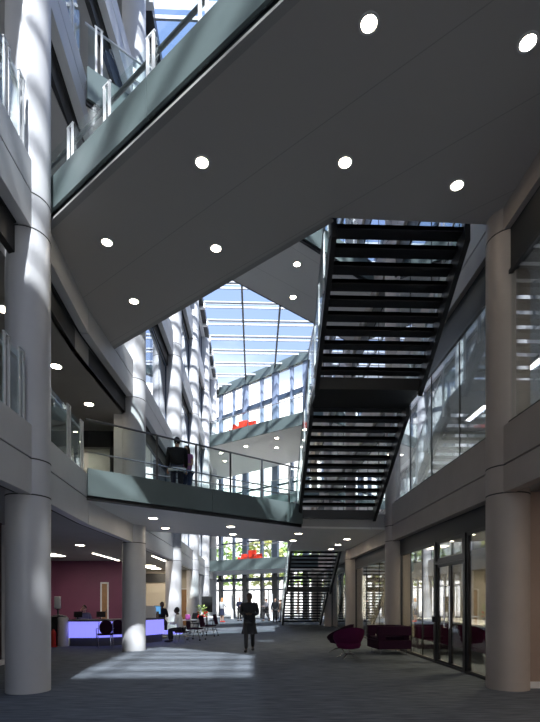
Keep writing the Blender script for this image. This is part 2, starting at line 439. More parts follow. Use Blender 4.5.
for (a, b, hy) in ((yd0, ym, ym - .16), (ym, yd1, ym + .16)):
    MB().box(GX, GX + .02, a + .05, b - .05, .1, 2.45).build('glass_pane', 'shop_glass', dr)
    f = MB().box(GX - .02, GX + .04, a + .01, a + .07, 0, 2.53).box(GX - .02, GX + .04, b - .07, b - .01, 0, 2.53).box(GX - .02, GX + .04, a, b, 0, .1).box(GX - .02, GX + .04, a, b, 2.45, 2.53)
    leaf = f.build('door_leaf', 'dark_frame', dr)
    MB().tube([(GX - .02, hy, .95), (GX - .09, hy, .95), (GX - .09, hy, 1.95), (GX - .02, hy, 1.95)], .016).build('door_handle', 'chrome', leaf)
MB().box(GX - .1, GX - .03, yd1 + .03, yd1 + .14, 1.05, 1.2).build('card_reader', 'black', dr)
struct('trim_3', MB().box(GX - .05, GX + .1, 8.95, 39.2, 0, .05), 'dark_frame')
struct('wall_right_pier', MB().box(GX + .02, GX + .3, 15.3, 16.0, 0, 3.6).box(GX, GX + .3, 22.3, 22.9, 0, 3.6).box(GX, GX + .3, 29.2, 29.9, 0, 3.6), 'stone_right')
# rooms behind the right glass: cross walls
struct('wall_right_room', MB().box(4.95, 12, 21, 21.2, 0, 3.66).box(4.95, 12, 16.6, 16.8, 4.7, 7.48).box(9, 9.2, -10, 39, 4.7, 7.48).box(9, 9.2, -10, 39, 9.4, 12.6).box(9, 9.2, -10, 39, 14.1, 17.2), 'beige_wall')

# ------------------------------------------------------------------ skylight
sk = thing('window_1', None, None, kind='structure')
XB = [-3.85, -.85, 1.75, 4.62]
def yend(x): return FA.y + (x - FA.x) / (FB.x - FA.x) * (FB.y - FA.y)
for i in range(3):
    a, b = XB[i], XB[i + 1]
    MB().prism([(a, -13.6), (b, -13.6), (b, yend(b)), (a, yend(a))], ROOF + .28, ROOF + .3).build('glass_pane', 'roof_glass', sk)
for i, x in enumerate(XB[1:3]):
    MB().box(x - .06, x + .06, -13.6, yend(x), ROOF - .1, ROOF + .28).build('roof_beam', 'dark_frame', sk)
MB().box(-3.95, -3.5, -13.6, 47.2, ROOF - .3, ROOF + .15).build('edge_beam', 'dark_frame', sk)
MB().box(4.4, 4.68, -13.6, 39.6, ROOF - .2, ROOF + .15).build('edge_beam', 'dark_frame', sk)
y = -13.1
while y < 47.4:
    xr = 4.6 if y < 39.5 else min(4.6, FA.x + (47.6 - y) / (47.6 - 39.3) * 9.0)
    if xr > -3.4:
        MB().tube([(-3.8, y, ROOF + .02), (xr, y, ROOF + .02)], .085, 10).build('cross_tube', 'tube_grey', sk, smooth=True)
        MB().box(-3.8, xr, y + .80, y + .88, ROOF + .15, ROOF + .28).build('glazing_bar', 'bar_grey', sk)
        MB().box(-3.9, -3.4, y - .12, y + .12, ROOF - .42, ROOF - .1).build('bracket', 'post_steel', sk)
    y += 2.1

# ------------------------------------------------------------------ end facade
en = thing('window_63', None, None, kind='structure')
EZ = [0, ROOF + .3]
MB().wall(FA, FB, 0, ROOF + .25, .03).build('glass_pane', 'clear_glass', en)
d = (FB - FA).normalized(); rz = math.atan2(d.y, d.x)
for px, w in ((221, .4), (234, .16), (245.5, .6), (262, .2), (275.5, .6), (292, .2), (306, .5), (319, .2), (330, .5), (341, .2)):
    p = fac(px)
    MB().obox((p.x, p.y, 2.0), (w, .3, 4.0), rz).build('mullion', 'dark_frame', en)
    MB().obox((p.x, p.y, (ROOF + 4.2) / 2), (w, .3, ROOF - 3.8), rz).build('mullion', 'fin_blue_lit', en)  # upper stretch of the same mullion coloured paler, as if lit
for z, hh in ((2.55, .14), (3.5, .3), (7.0, .12), (11.7, .12), (19.3, .4), (21.75, .5)):
    MB().wall(FA, FB, z - hh / 2, z + hh / 2, .22, .02).build('transom', 'steel_frame', en)
# green top band under the roof
MB().wall(FA, FB, 21.5, 22.3, .12, -.25).build('head_panel', 'green_panel', en)
for px in (240, 254, 268.5, 283.5, 299):
    p = fac(px)
    MB().obox((p.x, p.y, 1.28), (.06, .08, 2.5), rz).build('door_stile', 'dark_frame', en)
def balcony(poly, z0, z1, name, label, edge, m='green_panel', n=5, lights=(), grp=None, rail=True):
    t = thing(name, label, 'balcony', (0, 0, 0), 0, grp)
    MB().prism(poly, z0 + .02, z1 - .2).build('deck', 'soffit_light', t)
    for i in range(n):
        a = Vector(edge[0]).lerp(Vector(edge[1]), i / n); b = Vector(edge[0]).lerp(Vector(edge[1]), (i + 1) / n); g = (b - a).normalized() * .012
        MB().wall(a + g, b - g, z0, z1, .1).build('fascia_panel', m, t)
        if rail:
            MB().wall(a + g, b - g, z1, z1 + 1.0, .02, .05).build('glass_panel', 'balustrade_glass', t)
            MB().obox((a.x, a.y + .05, z1 + .5), (.05, .05, 1.1)).build('post', 'steel_frame', t)
    if rail: MB().tube([(edge[0][0], edge[0][1], z1 + 1.05), (edge[1][0], edge[1][1], z1 + 1.05)], .03).build('handrail', 'brushed', t)
    return t
e3 = (Vector((-4.0, 37.3)), Vector((4.7, 30.9)))
balcony([tuple(e3[0]), tuple(e3[1]), (4.7, 39.5), (-4, 47.3)], 13.3, 14.15, 'end_balcony', 'upper end balcony with sunlit grey-green edge and grey underside holding red armchairs', e3)
e1 = (Vector((-4.0, 39.6)), Vector((4.7, 33.4)))
balcony([tuple(e1[0]), tuple(e1[1]), (4.7, 39.5), (-4, 47.3)], 3.95, 4.8, 'end_balcony', 'lower end balcony over the entrance doors with red armchairs and green-grey edge', e1)
e2 = (Vector((-4.0, 39.0)), Vector((4.7, 32.8)))
balcony([tuple(e2[0]), tuple(e2[1]), (4.7, 39.5), (-4, 47.3)], 8.6, 9.3, 'end_balcony', 'middle end balcony mostly hidden behind the footbridge rail', e2)

# ------------------------------------------------------------------ balustrade bits
def post_pair(parent, p, z0, z1, rz, s=.055, gap=.068, w=.03):
    n = Vector((math.cos(rz), math.sin(rz), 0)); P = Vector((p[0], p[1], 0))
    m = MB()
    for k in (-1, 1):
        q = P + n * k * gap; m.obox((q.x, q.y, (z0 + z1) / 2), (.045, w, z1 - z0), rz)
    m.obox((P.x, P.y, z1 - .012), (.21, w, .02), rz)
    for k in (-1, 1):
        for zz in (z1 - .10, z1 - .2, z0 + .1):
            q = P + n * k * gap; m.obox((q.x, q.y, zz), (.05, .03, .03), rz)
    return m.build('post', 'post_steel', parent)

# ------------------------------------------------------------------ footbridges
def bridge(label, near, far, poly, z0, ztop, zf, slope_name, soffit, posts, rail_z, mid_z=None, npan=4, edge_t=.1, postfn=None, loc_label=None, railmat='brushed'):
    t = thing('footbridge', label, 'footbridge')
    MB().prism(poly, z0, z0 + .06).build('soffit', soffit, t)
    MB().prism(poly, z0 + .06, zf).build('deck', 'concrete', t)
    a0, b0 = Vector(near[0]), Vector(near[1]); dd = (b0 - a0).normalized(); nn = Vector((dd.y, -dd.x))
    for i in range(npan):
        a = a0.lerp(b0, i / npan) + dd * .008; b = a0.lerp(b0, (i + 1) / npan) - dd * .008
        MB().wall(a + nn * .08, b + nn * .08, z0 + .10, ztop, .06).build('fascia_panel', 'green_panel', t)
    MB().wall(a0 + nn * .02, b0 + nn * .02, z0, z0 + .12, .06).build('shadow_gap', 'black_steel', t)
    pl = [a0.lerp(b0, s) for s in posts]
    rzn = math.atan2(dd.y, dd.x)
    for p in pl:
        if postfn == 'pair': post_pair(t, p + nn * .0, ztop - .35, rail_z + .06, rzn)
        else: MB().obox((p.x, p.y, (zf + rail_z) / 2), (.05, .03, rail_z - zf), rzn).build('post', 'rail_dark', t)
    gl = [a0] + pl + [b0]
    for i in range(len(gl) - 1):
        u = gl[i] + dd * .06; v = gl[i + 1] - dd * .06
        if (v - u).length > .1 and (v - u).dot(dd) > 0: MB().wall(u, v, ztop - .1, rail_z - .06, .015).build('glass_panel', 'balustrade_glass', t)
    o = -nn * .05
    MB().tube([(*(a0 + o), rail_z), (*(b0 + o), rail_z)], .025).build('handrail', railmat, t)
    if mid_z: MB().tube([(*(a0 + o * 1.6), mid_z), (*(b0 + o * 1.6), mid_z)], .018).build('mid_rail', 'chrome', t)
    # far edge
    a1, b1 = Vector(far[0]), Vector(far[1])
    MB().wall(a1, b1, z0, ztop, .06).build('fascia_panel', 'green_panel', t)
    MB().wall(a1, b1, ztop, rail_z - .06, .015).build('glass_panel', 'balustrade_glass', t)
    MB().tube([(*a1, rail_z), (*b1, rail_z)], .025).build('handrail', railmat, t)
    return t
# level 1
n1 = ((-4.02, 11.6), (1.5, 15.76)); f1 = ((-3.95, 16.5), (1.55, 19.8))
b1 = bridge('footbridge at first floor with curved green-grey edge and glass rail where two people stand',
       n1, f1, [n1[0], n1[1], (1.5, 15.9), (4.5, 16.1), (4.5, 23.3), (1.6, 23.3), (1.55, 19.8), f1[0]], 4.0, 4.74, 4.5, '', 'soffit_light',
       [.264, .433, .599, .768, .927], 5.95, 5.18, npan=2, railmat='rail_dark')
# level 3, straight above
n3 = ((-4.0, 11.5), (4.42, 17.9)); f3 = ((-3.95, 15.1), (4.42, 21.8))
bridge('highest footbridge, pale grey underside with two downlights seen left of the stair',
       n3, f3, [n3[0], n3[1], f3[1], f3[0]], 13.3, 14.15, 13.9, '', 'soffit_light', [i / 8 + .03 for i in range(8)], 15.3, None, npan=5, postfn='pair')
# level 2, the big one over the camera
S2 = lambda x: 9.2 - .83 * (x + 3.82)
n2 = ((-4.02, S2(-4.02)), (.95, S2(.95)))
poly2 = [n2[0], n2[1], (.95, -10), (4.44, -10), (4.44, 8.82), (1.37, 8.75), (-4.0, 13.45)]  # unseen rear turn is shaped to bound the sun patch on the floor
t2 = thing('footbridge', 'huge overhead second floor bridge with dark grey underside and round downlights', 'footbridge')
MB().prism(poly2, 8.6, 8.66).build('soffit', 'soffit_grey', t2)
MB().prism(poly2, 8.66, 9.0).build('deck', 'concrete', t2)
def edge2(a0, b0, npan, posts, flip=1):
    a0 = Vector(a0); b0 = Vector(b0); dd = (b0 - a0).normalized(); nn = Vector((dd.y, -dd.x)) * flip
    rzn = math.atan2(dd.y, dd.x)
    for i in range(npan):
        a = a0.lerp(b0, i / npan) + dd * .008; b = a0.lerp(b0, (i + 1) / npan) - dd * .008
        MB().wall(a + nn * .1, b + nn * .1, 8.8, 9.4, .05).build('fascia_panel', 'green_panel', t2)
    MB().wall(a0 + nn * .06, b0 + nn * .06, 8.6, 8.64, .12).build('edge_strip', 'concrete', t2)
    MB().wall(a0 + nn * .02, b0 + nn * .02, 8.66, 8.82, .05).build('shadow_gap', 'black_steel', t2)
    for s in posts:
        p = a0.lerp(b0, s) + nn * .02; post_pair(t2, p, 8.9, 10.15, rzn)
    ps = [a0.lerp(b0, s) for s in [0] + list(posts) + [1]]
    for i in range(len(ps) - 1):
        MB().wall(ps[i] + dd * .02, ps[i + 1] - dd * .02, 9.1, 10.05, .015).build('glass_panel', 'balustrade_glass', t2)
    MB().tube([(*(a0 - nn * .1), 9.98), (*(b0 - nn * .1), 9.98)], .035).build('handrail', 'rail_dark', t2)
L = 4.97
edge2(n2[0], n2[1], 2, [(x + 4.02) / L for x in (-3.3, -2.43, -1.56, -.69, .18)])
edge2((-4.0, 13.45), (1.37, 8.75), 3, [.15, .35, .55, .75, .93], -1)
MB().box(.95, 1.0, -10, S2(.95), 8.66, 9.4).build('fascia_panel', 'green_panel', t2)

# ------------------------------------------------------------------ stairs
def stair(label, x0, x1, fl, landing, zt=.075, loc=None, bal=True, br=(3.1,)):
    t = thing('staircase', label, 'staircase')
    for (y0, z0, g, r, n) in fl:                      # y0,z0: top tread front; descending away from camera
        for k in range(n):
            y = y0 + g * k; z = z0 - r * k
            MB().box(x0 + .03, x1 - .03, y - .02, y + g + .015, z - zt, z).box(x0 + .03, x1 - .03, y - .02, y + .01, z - zt - .015, z).build('tread', 'tread_steel', t)
        ya, za = y0 - .1, z0 + .12 + .1 * r / g; yb, zb = y0 + g * n, z0 - r * n + .12
        for x in (x0, x1):
            m = MB(); w = .05
            h = .5
            vs = [(x - w, ya, za - h), (x - w, yb, zb - h), (x - w, yb, zb), (x - w, ya, za), (x + w, ya, za - h), (x + w, yb, zb - h), (x + w, yb, zb), (x + w, ya, za)]
            m.add(vs, [[0, 1, 2, 3], [7, 6, 5, 4], [0, 4, 5, 1], [1, 5, 6, 2], [2, 6, 7, 3], [3, 7, 4, 0]]).build('stringer', 'black_steel', t)
            if bal:
                xx = x + (-.06 if x == x0 else .06); g1 = MB(); w2 = .008
                A = [(xx - w2, ya, za - .1), (xx - w2, yb, zb - .1), (xx - w2, yb, zb + .9), (xx - w2, ya, za + .9)]
                g1.add(A + [(a[0] + 2 * w2, a[1], a[2]) for a in A], [[0, 1, 2, 3], [7, 6, 5, 4], [0, 4, 5, 1], [1, 5, 6, 2], [2, 6, 7, 3], [3, 7, 4, 0]]).build('glass_panel', 'balustrade_glass', t)
                MB().tube([(xx, ya, za + .95), (xx, yb, zb + .95)], .024).build('handrail', 'brushed', t)
                for q in (.06, .36, .66, .94):
                    yy = ya + (yb - ya) * q; zz = za + (zb - za) * q
                    MB().obox((xx, yy - .04, zz + .33), (.03, .015, 1.2)).obox((xx, yy + .04, zz + .33), (.03, .015, 1.2)).build('post', 'post_steel', t)
    for (y0, y1, z) in landing:
        MB().box(x0, x1, y0, y1, z - .28, z).build('landing', 'black_steel', t)
        if bal:
            for xx in (x0 - .06, x1 + .06): MB().box(xx - .008, xx + .008, y0, y1, z - .1, z + 1.0).build('glass_panel', 'balustrade_glass', t)
    return t
stair('upper dark open-tread staircase rising overhead from the footbridge with glass sides', 1.47, 3.98,
      [(8.98, 8.66, .25, .175, 10), (12.52, 6.72, .285, .175, 12)], [(11.4, 12.6, 6.92), (15.85, 16.3, 4.60)])
stair('lower dark open-tread staircase rising from the hall floor to the footbridge', 1.78, 4.2,
      [(23.4, 4.4, .28, .173, 12), (27.9, 2.2, .28, .173, 12)], [(26.7, 28.0, 2.36)])

# ------------------------------------------------------------------ gallery balustrades, left side
def gallery(label, ys, zf, y0, y1):
    t = thing('glass_balustrade', label, 'balustrade', group='gallery balustrades above the left wall bands')
    for y in ys: post_pair(t, (fx(y) - .04, y), zf - .2, zf + 1.15, R(90))
    yy = [y0] + ys + [y1]
    for i in range(len(yy) - 1):
        if yy[i + 1] - yy[i] > .25: MB().wall((fx(yy[i]) - .04, yy[i] + .06), (fx(yy[i + 1]) - .04, yy[i + 1] - .06), zf, zf + 1.05, .015).build('glass_panel', 'balustrade_glass', t)
    MB().tube([(fx(y0) - .12, y0, zf + 1.0), (fx(y1) - .12, y1, zf + 1.0)], .025).build('handrail', 'brushed', t)
    return t
gallery('glass balustrade with steel posts on first floor gallery before the nearest white column', [2.5, 4.0, 5.5, 7.15, 7.65, 8.12], 4.64, 1, 8.3)
gallery('glass balustrade with steel posts on first floor gallery between nearest column and footbridge', [10.4, 11.3], 4.64, 9.0, 11.5)
gallery('glass balustrade with bright posts on second floor gallery before the nearest white column', [2.5, 4.0, 5.5, 7.15, 7.65, 8.12], 9.2, 1, 8.3)
gallery('glass balustrade on third floor gallery above the nearest white column', [2.5, 4.0, 5.5, 7.0, 8.0, 9.6, 10.6], 14.0, 1, 11.2)

# first floor gallery partition: dark framed glazed room past the footbridge
pt = thing('window_80', None, None, kind='structure')
MB().box(-9, -4.3, 17.2, 17.22, 4.5, 7.56).build('glass_pane', 'window_glass', pt)
fr = MB()
for x in (-9, -7.6, -6.35, -5.1, -4.4): fr.box(x, x + .14, 17.1, 17.3, 4.5, 7.56)
fr.box(-9, -4.3, 17.1, 17.3, 7.0, 7.56).build('window_frame', 'dark_frame', pt)
struct('wall_gallery', MB().box(-9, -4.3, 19, 19.2, 4.5, 7.56).box(-9.2, -9, 12, 47, 4.5, 7.56), 'beige_wall')
struct('wall_gallery_casing', MB().box(-4.5, -4.15, 15.5, 17.1, 4.5, 7.56), 'white_paint')
pt = thing('window_81', None, None, kind='structure')
MB().box(-7.5, -7.48, BACK, 12.0, 4.5, 7.56).build('glass_pane', 'window_glass', pt)
fr = MB(); y = BACK
while y < 12.2: fr.box(-7.55, -7.43, y, y + .09, 4.5, 7.56); y += 1.5
fr.build('mullion', 'steel_frame', pt)

# ------------------------------------------------------------------ downlights
def downlight(p, z, label, r=.13, group='round recessed downlights', name='ceiling_light'):
    t = thing(name, label, 'light', (p[0], p[1], z), 0, group)
    MB().lathe([(r + .03, 0), (r + .03, -.012), (r, -.014), (r, 0)], n=24).build('trim_ring', 'trim_white', t)
    MB().lathe([(r - .002, -.004), (r - .002, -.009)], n=24).build('lens', 'lamp_emit', t)
    return t
for px, py, l in ((369, 23, 'above the stair, near the top edge of the huge bridge underside'), (528, 42, 'in the huge bridge underside farthest to the right, over the right wall'),
                  (202, 162, 'in the huge bridge underside, alone in its left middle'), (345, 162, 'in the huge bridge underside above the left edge of the stair'),
                  (457, 185, 'in the huge bridge underside above the right edge of the stair'), (107, 242, 'in the huge bridge underside close to its left corner'),
                  (216, 248, 'in the huge bridge underside near its lower right sloping edge'), (134, 301, 'in the huge bridge underside at its lowest corner')):
    downlight(at_z(px, py, 8.6), 8.6, 'round downlight ' + l, .095)
for px, py, l in ((297, 264, 'upper'), (293, 297, 'lower')):
    downlight(at_z(px, py, 13.3), 13.3, 'round downlight in the highest footbridge underside left of stair, %s of two' % l, .11)
for px, py, l in ((153, 518, 'nearest the left wall'), (165.5, 528, 'second from the left wall, by the far edge'), (231, 526.5, 'middle pair, nearer one'), (233, 534, 'middle pair, farther one'),
                  (298.4, 533.6, 'nearer one beside the lower stair top'), (293, 540.4, 'farther one beside the lower stair top'),
                  (347, 539, 'right group of three, nearest'), (338, 544.6, 'right group of three, middle'), (331, 549, 'right group of three, farthest')):
    downlight(at_z(px, py, 4.0), 4.0, 'round downlight under the first floor footbridge, ' + l, .12)
for px, py, l in ((4, 309, 'first floor gallery ceiling left of the nearest column'), (56, 366, 'first floor gallery ceiling just right of the nearest column'), (89, 404, 'first floor gallery ceiling near the footbridge end')):
    downlight(at_z(px, py, 7.56), 7.56, 'round downlight in ' + l, .13)
downlight(at_z(80, 545, 3.55), 3.55, 'round downlight in the low ceiling before the purple wall', .15)
downlight(at_z(149.6, 565.5, 3.55), 3.55, 'round ceiling light behind the reception desk, left of two', .3)
downlight(at_z(156, 568.5, 3.55), 3.55, 'round ceiling light behind the reception desk, right of two', .3)
for px, py, l in ((276.7, 438, 'front middle'), (246, 446.3, 'front, below the red armchairs'), (276.7, 447.6, 'rear middle'), (221, 453, 'front, farthest left'), (225, 461, 'rear left'), (305, 429.6, 'front, next to the stair'), (304.5, 440, 'rear, next to the stair')):
    downlight(at_z(px, py, 13.3), 13.3, 'small downlight under the upper end balcony, ' + l, .14)
def strip(a, b, z, label):
    t = thing('strip_light', label, 'light', group='linear ceiling lights at the left')
    MB().wall(a, b, z - .05, z, .12).build('housing', 'trim_white', t)
    MB().wall(a, b, z - .06, z - .048, .08).build('diffuser', 'strip_emit', t)
strip(at_z(93, 552, 3.55), at_z(119, 559.5, 3.55), 3.55, 'linear ceiling light over the purple walled seating left of second column')
strip(at_z(152.6, 554.8, 3.55), at_z(170, 562, 3.55), 3.55, 'linear ceiling light right of the second column, over the reception')
def room_fill_light(x, y, z, label, e=25, s=(.6, 1.2), col=(1, .9, .75)):  # most of these fixtures are added to brighten the rooms
    t = thing('room_fill_light', label, 'light', (x, y, z), 0, 'panel lights inside the rooms')
    MB().box(-s[0] / 2 - .03, s[0] / 2 + .03, -s[1] / 2 - .03, s[1] / 2 + .03, -.04, 0).build('housing', 'trim_white', t)
    MB().box(-s[0] / 2, s[0] / 2, -s[1] / 2, s[1] / 2, -.05, -.041).build('diffuser', 'strip_emit', t)
    ld = bpy.data.lights.new('room_fill_lamp', 'AREA'); ld.energy = e; ld.size = s[0]; ld.size_y = s[1]; ld.shape = 'RECTANGLE'; ld.color = col
    lo = bpy.data.objects.new('room_fill_lamp', ld); COL.objects.link(lo); lo.parent = t; lo.location = (0, 0, -.07)
room_fill_light(6.9, 12, 7.48, 'rectangular ceiling light in the beige first floor room, nearer one', 55, s=(.12, 1.2), col=(.85, .92, 1))
room_fill_light(6.9, 14.8, 7.48, 'added rectangular fill light in the beige first floor room, farther one', 55, s=(.12, 1.2), col=(.85, .92, 1))
room_fill_light(6.9, 5, 7.48, 'added rectangular fill light in the first floor room nearest the camera, right', 45, s=(.12, 1.2))
room_fill_light(6.8, 12, 3.66, 'added rectangular fill light inside the shop behind the glass doors', 45)
room_fill_light(6.8, 18, 3.66, 'added rectangular fill light deep inside the ground floor shop', 50)
room_fill_light(6.9, 4, 3.66, 'added rectangular fill light in the lobby right of the nearest right column', 18, col=(1, .75, .55))
room_fill_light(-8.5, 20.5, 3.55, 'added rectangular fill light in front of the purple wall', 20)
room_fill_light(-6.0, 28, 3.55, 'added rectangular fill light before the beige wall behind reception', 9)
room_fill_light(-6.6, 18.2, 7.56, 'added rectangular fill light inside the dark framed first floor room', 10, s=(1.2, .15))

# ------------------------------------------------------------------ reception desk
def smooth_pts(pts, n=18):
    out = []
    for i in range(n + 1):
        t = i / n; a, b, c = [Vector(p) for p in pts]
        out.append((1 - t) ** 2 * a + 2 * t * (1 - t) * b + t * t * c)
    return out
dk = thing('reception_desk', 'curved reception desk with glowing violet-blue front panel beside the left columns', 'desk')
curve = smooth_pts([(-6.5, 17.0), (-4.6, 16.7), (-3.55, 19.0)])
def offs(c, o):
    r = []
    for i, p in enumerate(c):
        d = (c[min(i + 1, len(c) - 1)] - c[max(i - 1, 0)]).normalized(); n = Vector((-d.y, d.x)); r.append(p + n * o)
    return r
def ribbon(o0, o1, z0, z1):
    return MB().prism([tuple(p) for p in offs(curve, o0)] + [tuple(p) for p in offs(curve, o1)[::-1]], z0, z1)
ribbon(.1, .16, 0, .3).build('plinth', 'desk_top', dk)
ribbon(.02, .08, .3, .86).build('light_panel', 'blue_glow', dk)
ribbon(-.03, .75, .88, .93).build('worktop', 'desk_top', dk)
ribbon(.1, .7, .28, .31).build('shelf', 'white', dk)
MB().lathe([(.18, 0), (.18, .98), (.15, 1.02)], c=(-6.72, 17.1, 0), n=24).build('end_post', 'white_paint', dk, smooth=True)
MB().box(-7.25, -6.9, 17.0, 17.9, 0, 1.05).build('side_cabinet', 'dark_frame', dk)
MB().prism([(-3.62, 19.0), (-2.9, 19.0), (-2.9, 19.5), (-3.7, 19.5)], .28, .40).build('light_panel', 'blue_glow', dk)

def monitor(p, rz, label, m='black', screen='screen_blue', sc=1.0):
    t = thing('monitor', label, 'monitor', p, rz, 'computer monitors on the reception desk'); t.scale = (sc, sc, sc)
    MB().box(-.26, .26, -.02, .02, .12, .46).build('casing', m, t); MB().box(-.24, .24, .021, .025, .14, .44).build('screen', screen, t)
    MB().box(-.03, .03, -.03, 0, .0, .14).box(-.12, .12, -.08, .08, 0, .015).build('stand', m, t)
monitor((-5.55, 17.55, .93), R(10), 'black computer monitor on desk right of the seated receptionist', screen='black', sc=.6)
monitor((-6.35, 17.5, .93), R(-5), 'black computer monitor on desk left of the seated receptionist', screen='black', sc=.6)
def on_desk(px, o):
    c = offs(curve, o); best = None
    for i in range(len(c) - 1):
        for k in range(10):
            q = c[i].lerp(c[i + 1], k / 10); dpt = q.y * math.cos(YAW) + q.x * math.sin(YAW); lat = q.x * math.cos(YAW) - q.y * math.sin(YAW)
            e_ = abs(270 + F * lat / dpt - px)
            if best is None or e_ < best[0]: best = (e_, q)
    return best[1]
p = on_desk(157, .45); monitor((p.x, p.y, .93), R(180), 'computer monitor with blue screen on the desk right of the second column')
p = on_desk(147, .5); monitor((p.x, p.y, .93), R(0), 'white backed computer monitor next to the second column', 'white')
p = on_desk(151, .15)
sg = thing('desk_sign', 'white upright paper sign standing on the reception desk front edge', 'sign', (p.x, p.y, .93), R(15))
MB().obox((0, 0, .22), (.36, .012, .42), 0, R(-8)).build('sheet', 'white', sg); MB().obox((0, .08, .2), (.3, .012, .40), 0, R(12)).build('stand', 'black', sg)
for px, py0, w, l, m in ((162.5, 18.9, .10, 'small upright brown leaflet box on the desk near the seated woman', 'wood'), (165, 19.0, .08, 'small stack of white leaflets upright on the desk end', 'white')):
    p = on_desk(px, .3); tag(MB().obox((p.x, p.y, 1.05), (w, .15, .24), .2).build('leaflet_box', m, bevel=.01), l, 'leaflet box')
# wall furniture
ks = thing('hand_dispenser', 'pale wall dispenser on a dark post at the left end of the desk', 'dispenser', (-7.1, 17.6, 0))
MB().box(-.03, .03, -.03, .03, 1.0, 1.5).box(-.13, .13, -.13, .13, 1.05, 1.08).build('post', 'dark_frame', ks); MB().box(-.11, .11, -.1, .02, 1.3, 1.75).build('casing', 'white', ks, bevel=.03)
for i, (px, dd) in enumerate(((53.5, 16.6), (57.5, 16.9))):
    p = at_d(px, dd)
    t = thing('fire_extinguisher', ('red fire extinguisher standing left of the desk, closer to the nearest column', 'red fire extinguisher standing against the dark desk cabinet')[i], 'fire extinguisher', (p.x, p.y, 0), 0, 'fire extinguishers')
    MB().lathe([(.07, 0.04), (.085, .06), (.085, .48), (.06, .55), (.03, .58), (.03, .62)], n=20).build('cylinder_body', 'red', t, smooth=True)
    MB().box(-.02, .1, -.015, .015, .62, .65).box(-.02, .09, -.015, .015, .67, .69).build('handle', 'black', t)
    MB().tube([(.03, 0, .62), (.12, 0, .6), (.13, 0, .4), (.1, 0, .2)], .012).build('hose', 'black', t)
    MB().lathe([(.11, 0), (.11, .04)], n=16).build('stand', 'red', t)
# openings at the back
d2 = thing('door_2', None, None, kind='structure')
p = at_d(107.5, 24.2)
MB().box(p.x - .2, p.x - .13, 23.95, 24.0, 0, 2.5).box(p.x + .13, p.x + .2, 23.95, 24.0, 0, 2.5).box(p.x - .2, p.x + .2, 23.95, 24.0, 2.42, 2.5).build('door_frame', 'trim_white', d2)
MB().box(p.x - .13, p.x + .13, 23.97, 23.99, 0, 2.42).build('door_leaf', 'wood', d2)
MB().box(p.x + .07, p.x + .1, 23.92, 23.97, 1.0, 1.15).build('door_handle', 'chrome', d2)
d3 = thing('door_3', None, None, kind='structure')
MB().box(-5.1, -4.2, 30.93, 30.98, 0, 2.3).build('door_leaf', 'wood', d3)
MB().box(-5.16, -5.1, 30.9, 31, 0, 2.36).box(-5.1, -4.2, 30.9, 31, 2.3, 2.36).build('door_frame', 'trim_white', d3)
MB().box(-4.4, -4.34, 30.88, 30.93, 1, 1.15).build('door_handle', 'chrome', d3)

# ------------------------------------------------------------------ chairs
def cantilever(px, dd, rz, label):
    p = at_d(px, dd)
    t = thing('visitor_chair', label, 'chair', (p.x, p.y, 0), rz, 'black visitor chairs in front of the desk')
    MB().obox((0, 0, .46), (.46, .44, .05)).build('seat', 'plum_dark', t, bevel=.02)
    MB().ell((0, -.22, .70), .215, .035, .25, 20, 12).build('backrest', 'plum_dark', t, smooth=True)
    for s in (-1, 1):
        MB().tube([(s * .25, .2, .02), (s * .25, .2, .45), (s * .26, .19, .62), (s * .26, .1, .66), (s * .26, -.2, .66)], .013, 8).build('armrest', 'rail_dark', t)
        MB().tube([(s * .24, .2, .44), (s * .24, -.1, .44), (s * .24, -.26, .02)], .013, 8).build('leg', 'chrome', t)
        MB().tube([(s * .24, -.15, .44), (s * .22, -.24, .9)], .012, 8).build('back_upright', 'chrome', t)
cantilever(105, 16.3, R(25), 'black metal-armed chair before the glowing desk, in full view')
cantilever(118, 16.7, R(15), 'black metal-armed chair before the glowing desk, half hidden by second column')
def swivel(px, dd, rz, label, m='plum_dark'):
    p = at_d(px, dd)
    t = thing('office_chair', label, 'chair', (p.x, p.y, 0), rz, 'plum chairs on castors right of the desk')
    MB().obox((0, 0, .47), (.46, .46, .06)).build('seat', m, t, bevel=.025)
    MB().obox((0, -.26, .76), (.42, .04, .46), 0, R(-12)).build('backrest', m, t, bevel=.02)
    for s in (-1, 1):
        MB().tube([(s * .24, -.2, .48), (s * .25, -.22, .7), (s * .25, .12, .68)], .014, 8).build('armrest', 'black', t)
        MB().tube([(s * .2, .15, .45), (s * .25, .26, .07)], .014, 8).build('leg', 'rail_dark', t)
        MB().tube([(s * .2, -.15, .45), (s * .25, -.3, .07)], .014, 8).build('leg', 'rail_dark', t)
        for yy in (.26, -.3): MB().tube([(s * .25 - .02, yy, .035), (s * .25 + .02, yy, .035)], .035, 12).build('castor', 'black', t)
swivel(196, 19.4, R(70), 'plum office chair on castors closest to the seated woman')
swivel(210, 21.6, R(75), 'plum office chair on castors with arms, farther from the seated woman')
swivel(199, 23.5, R(-120), 'dark office chair tucked behind the small white tables', 'black')

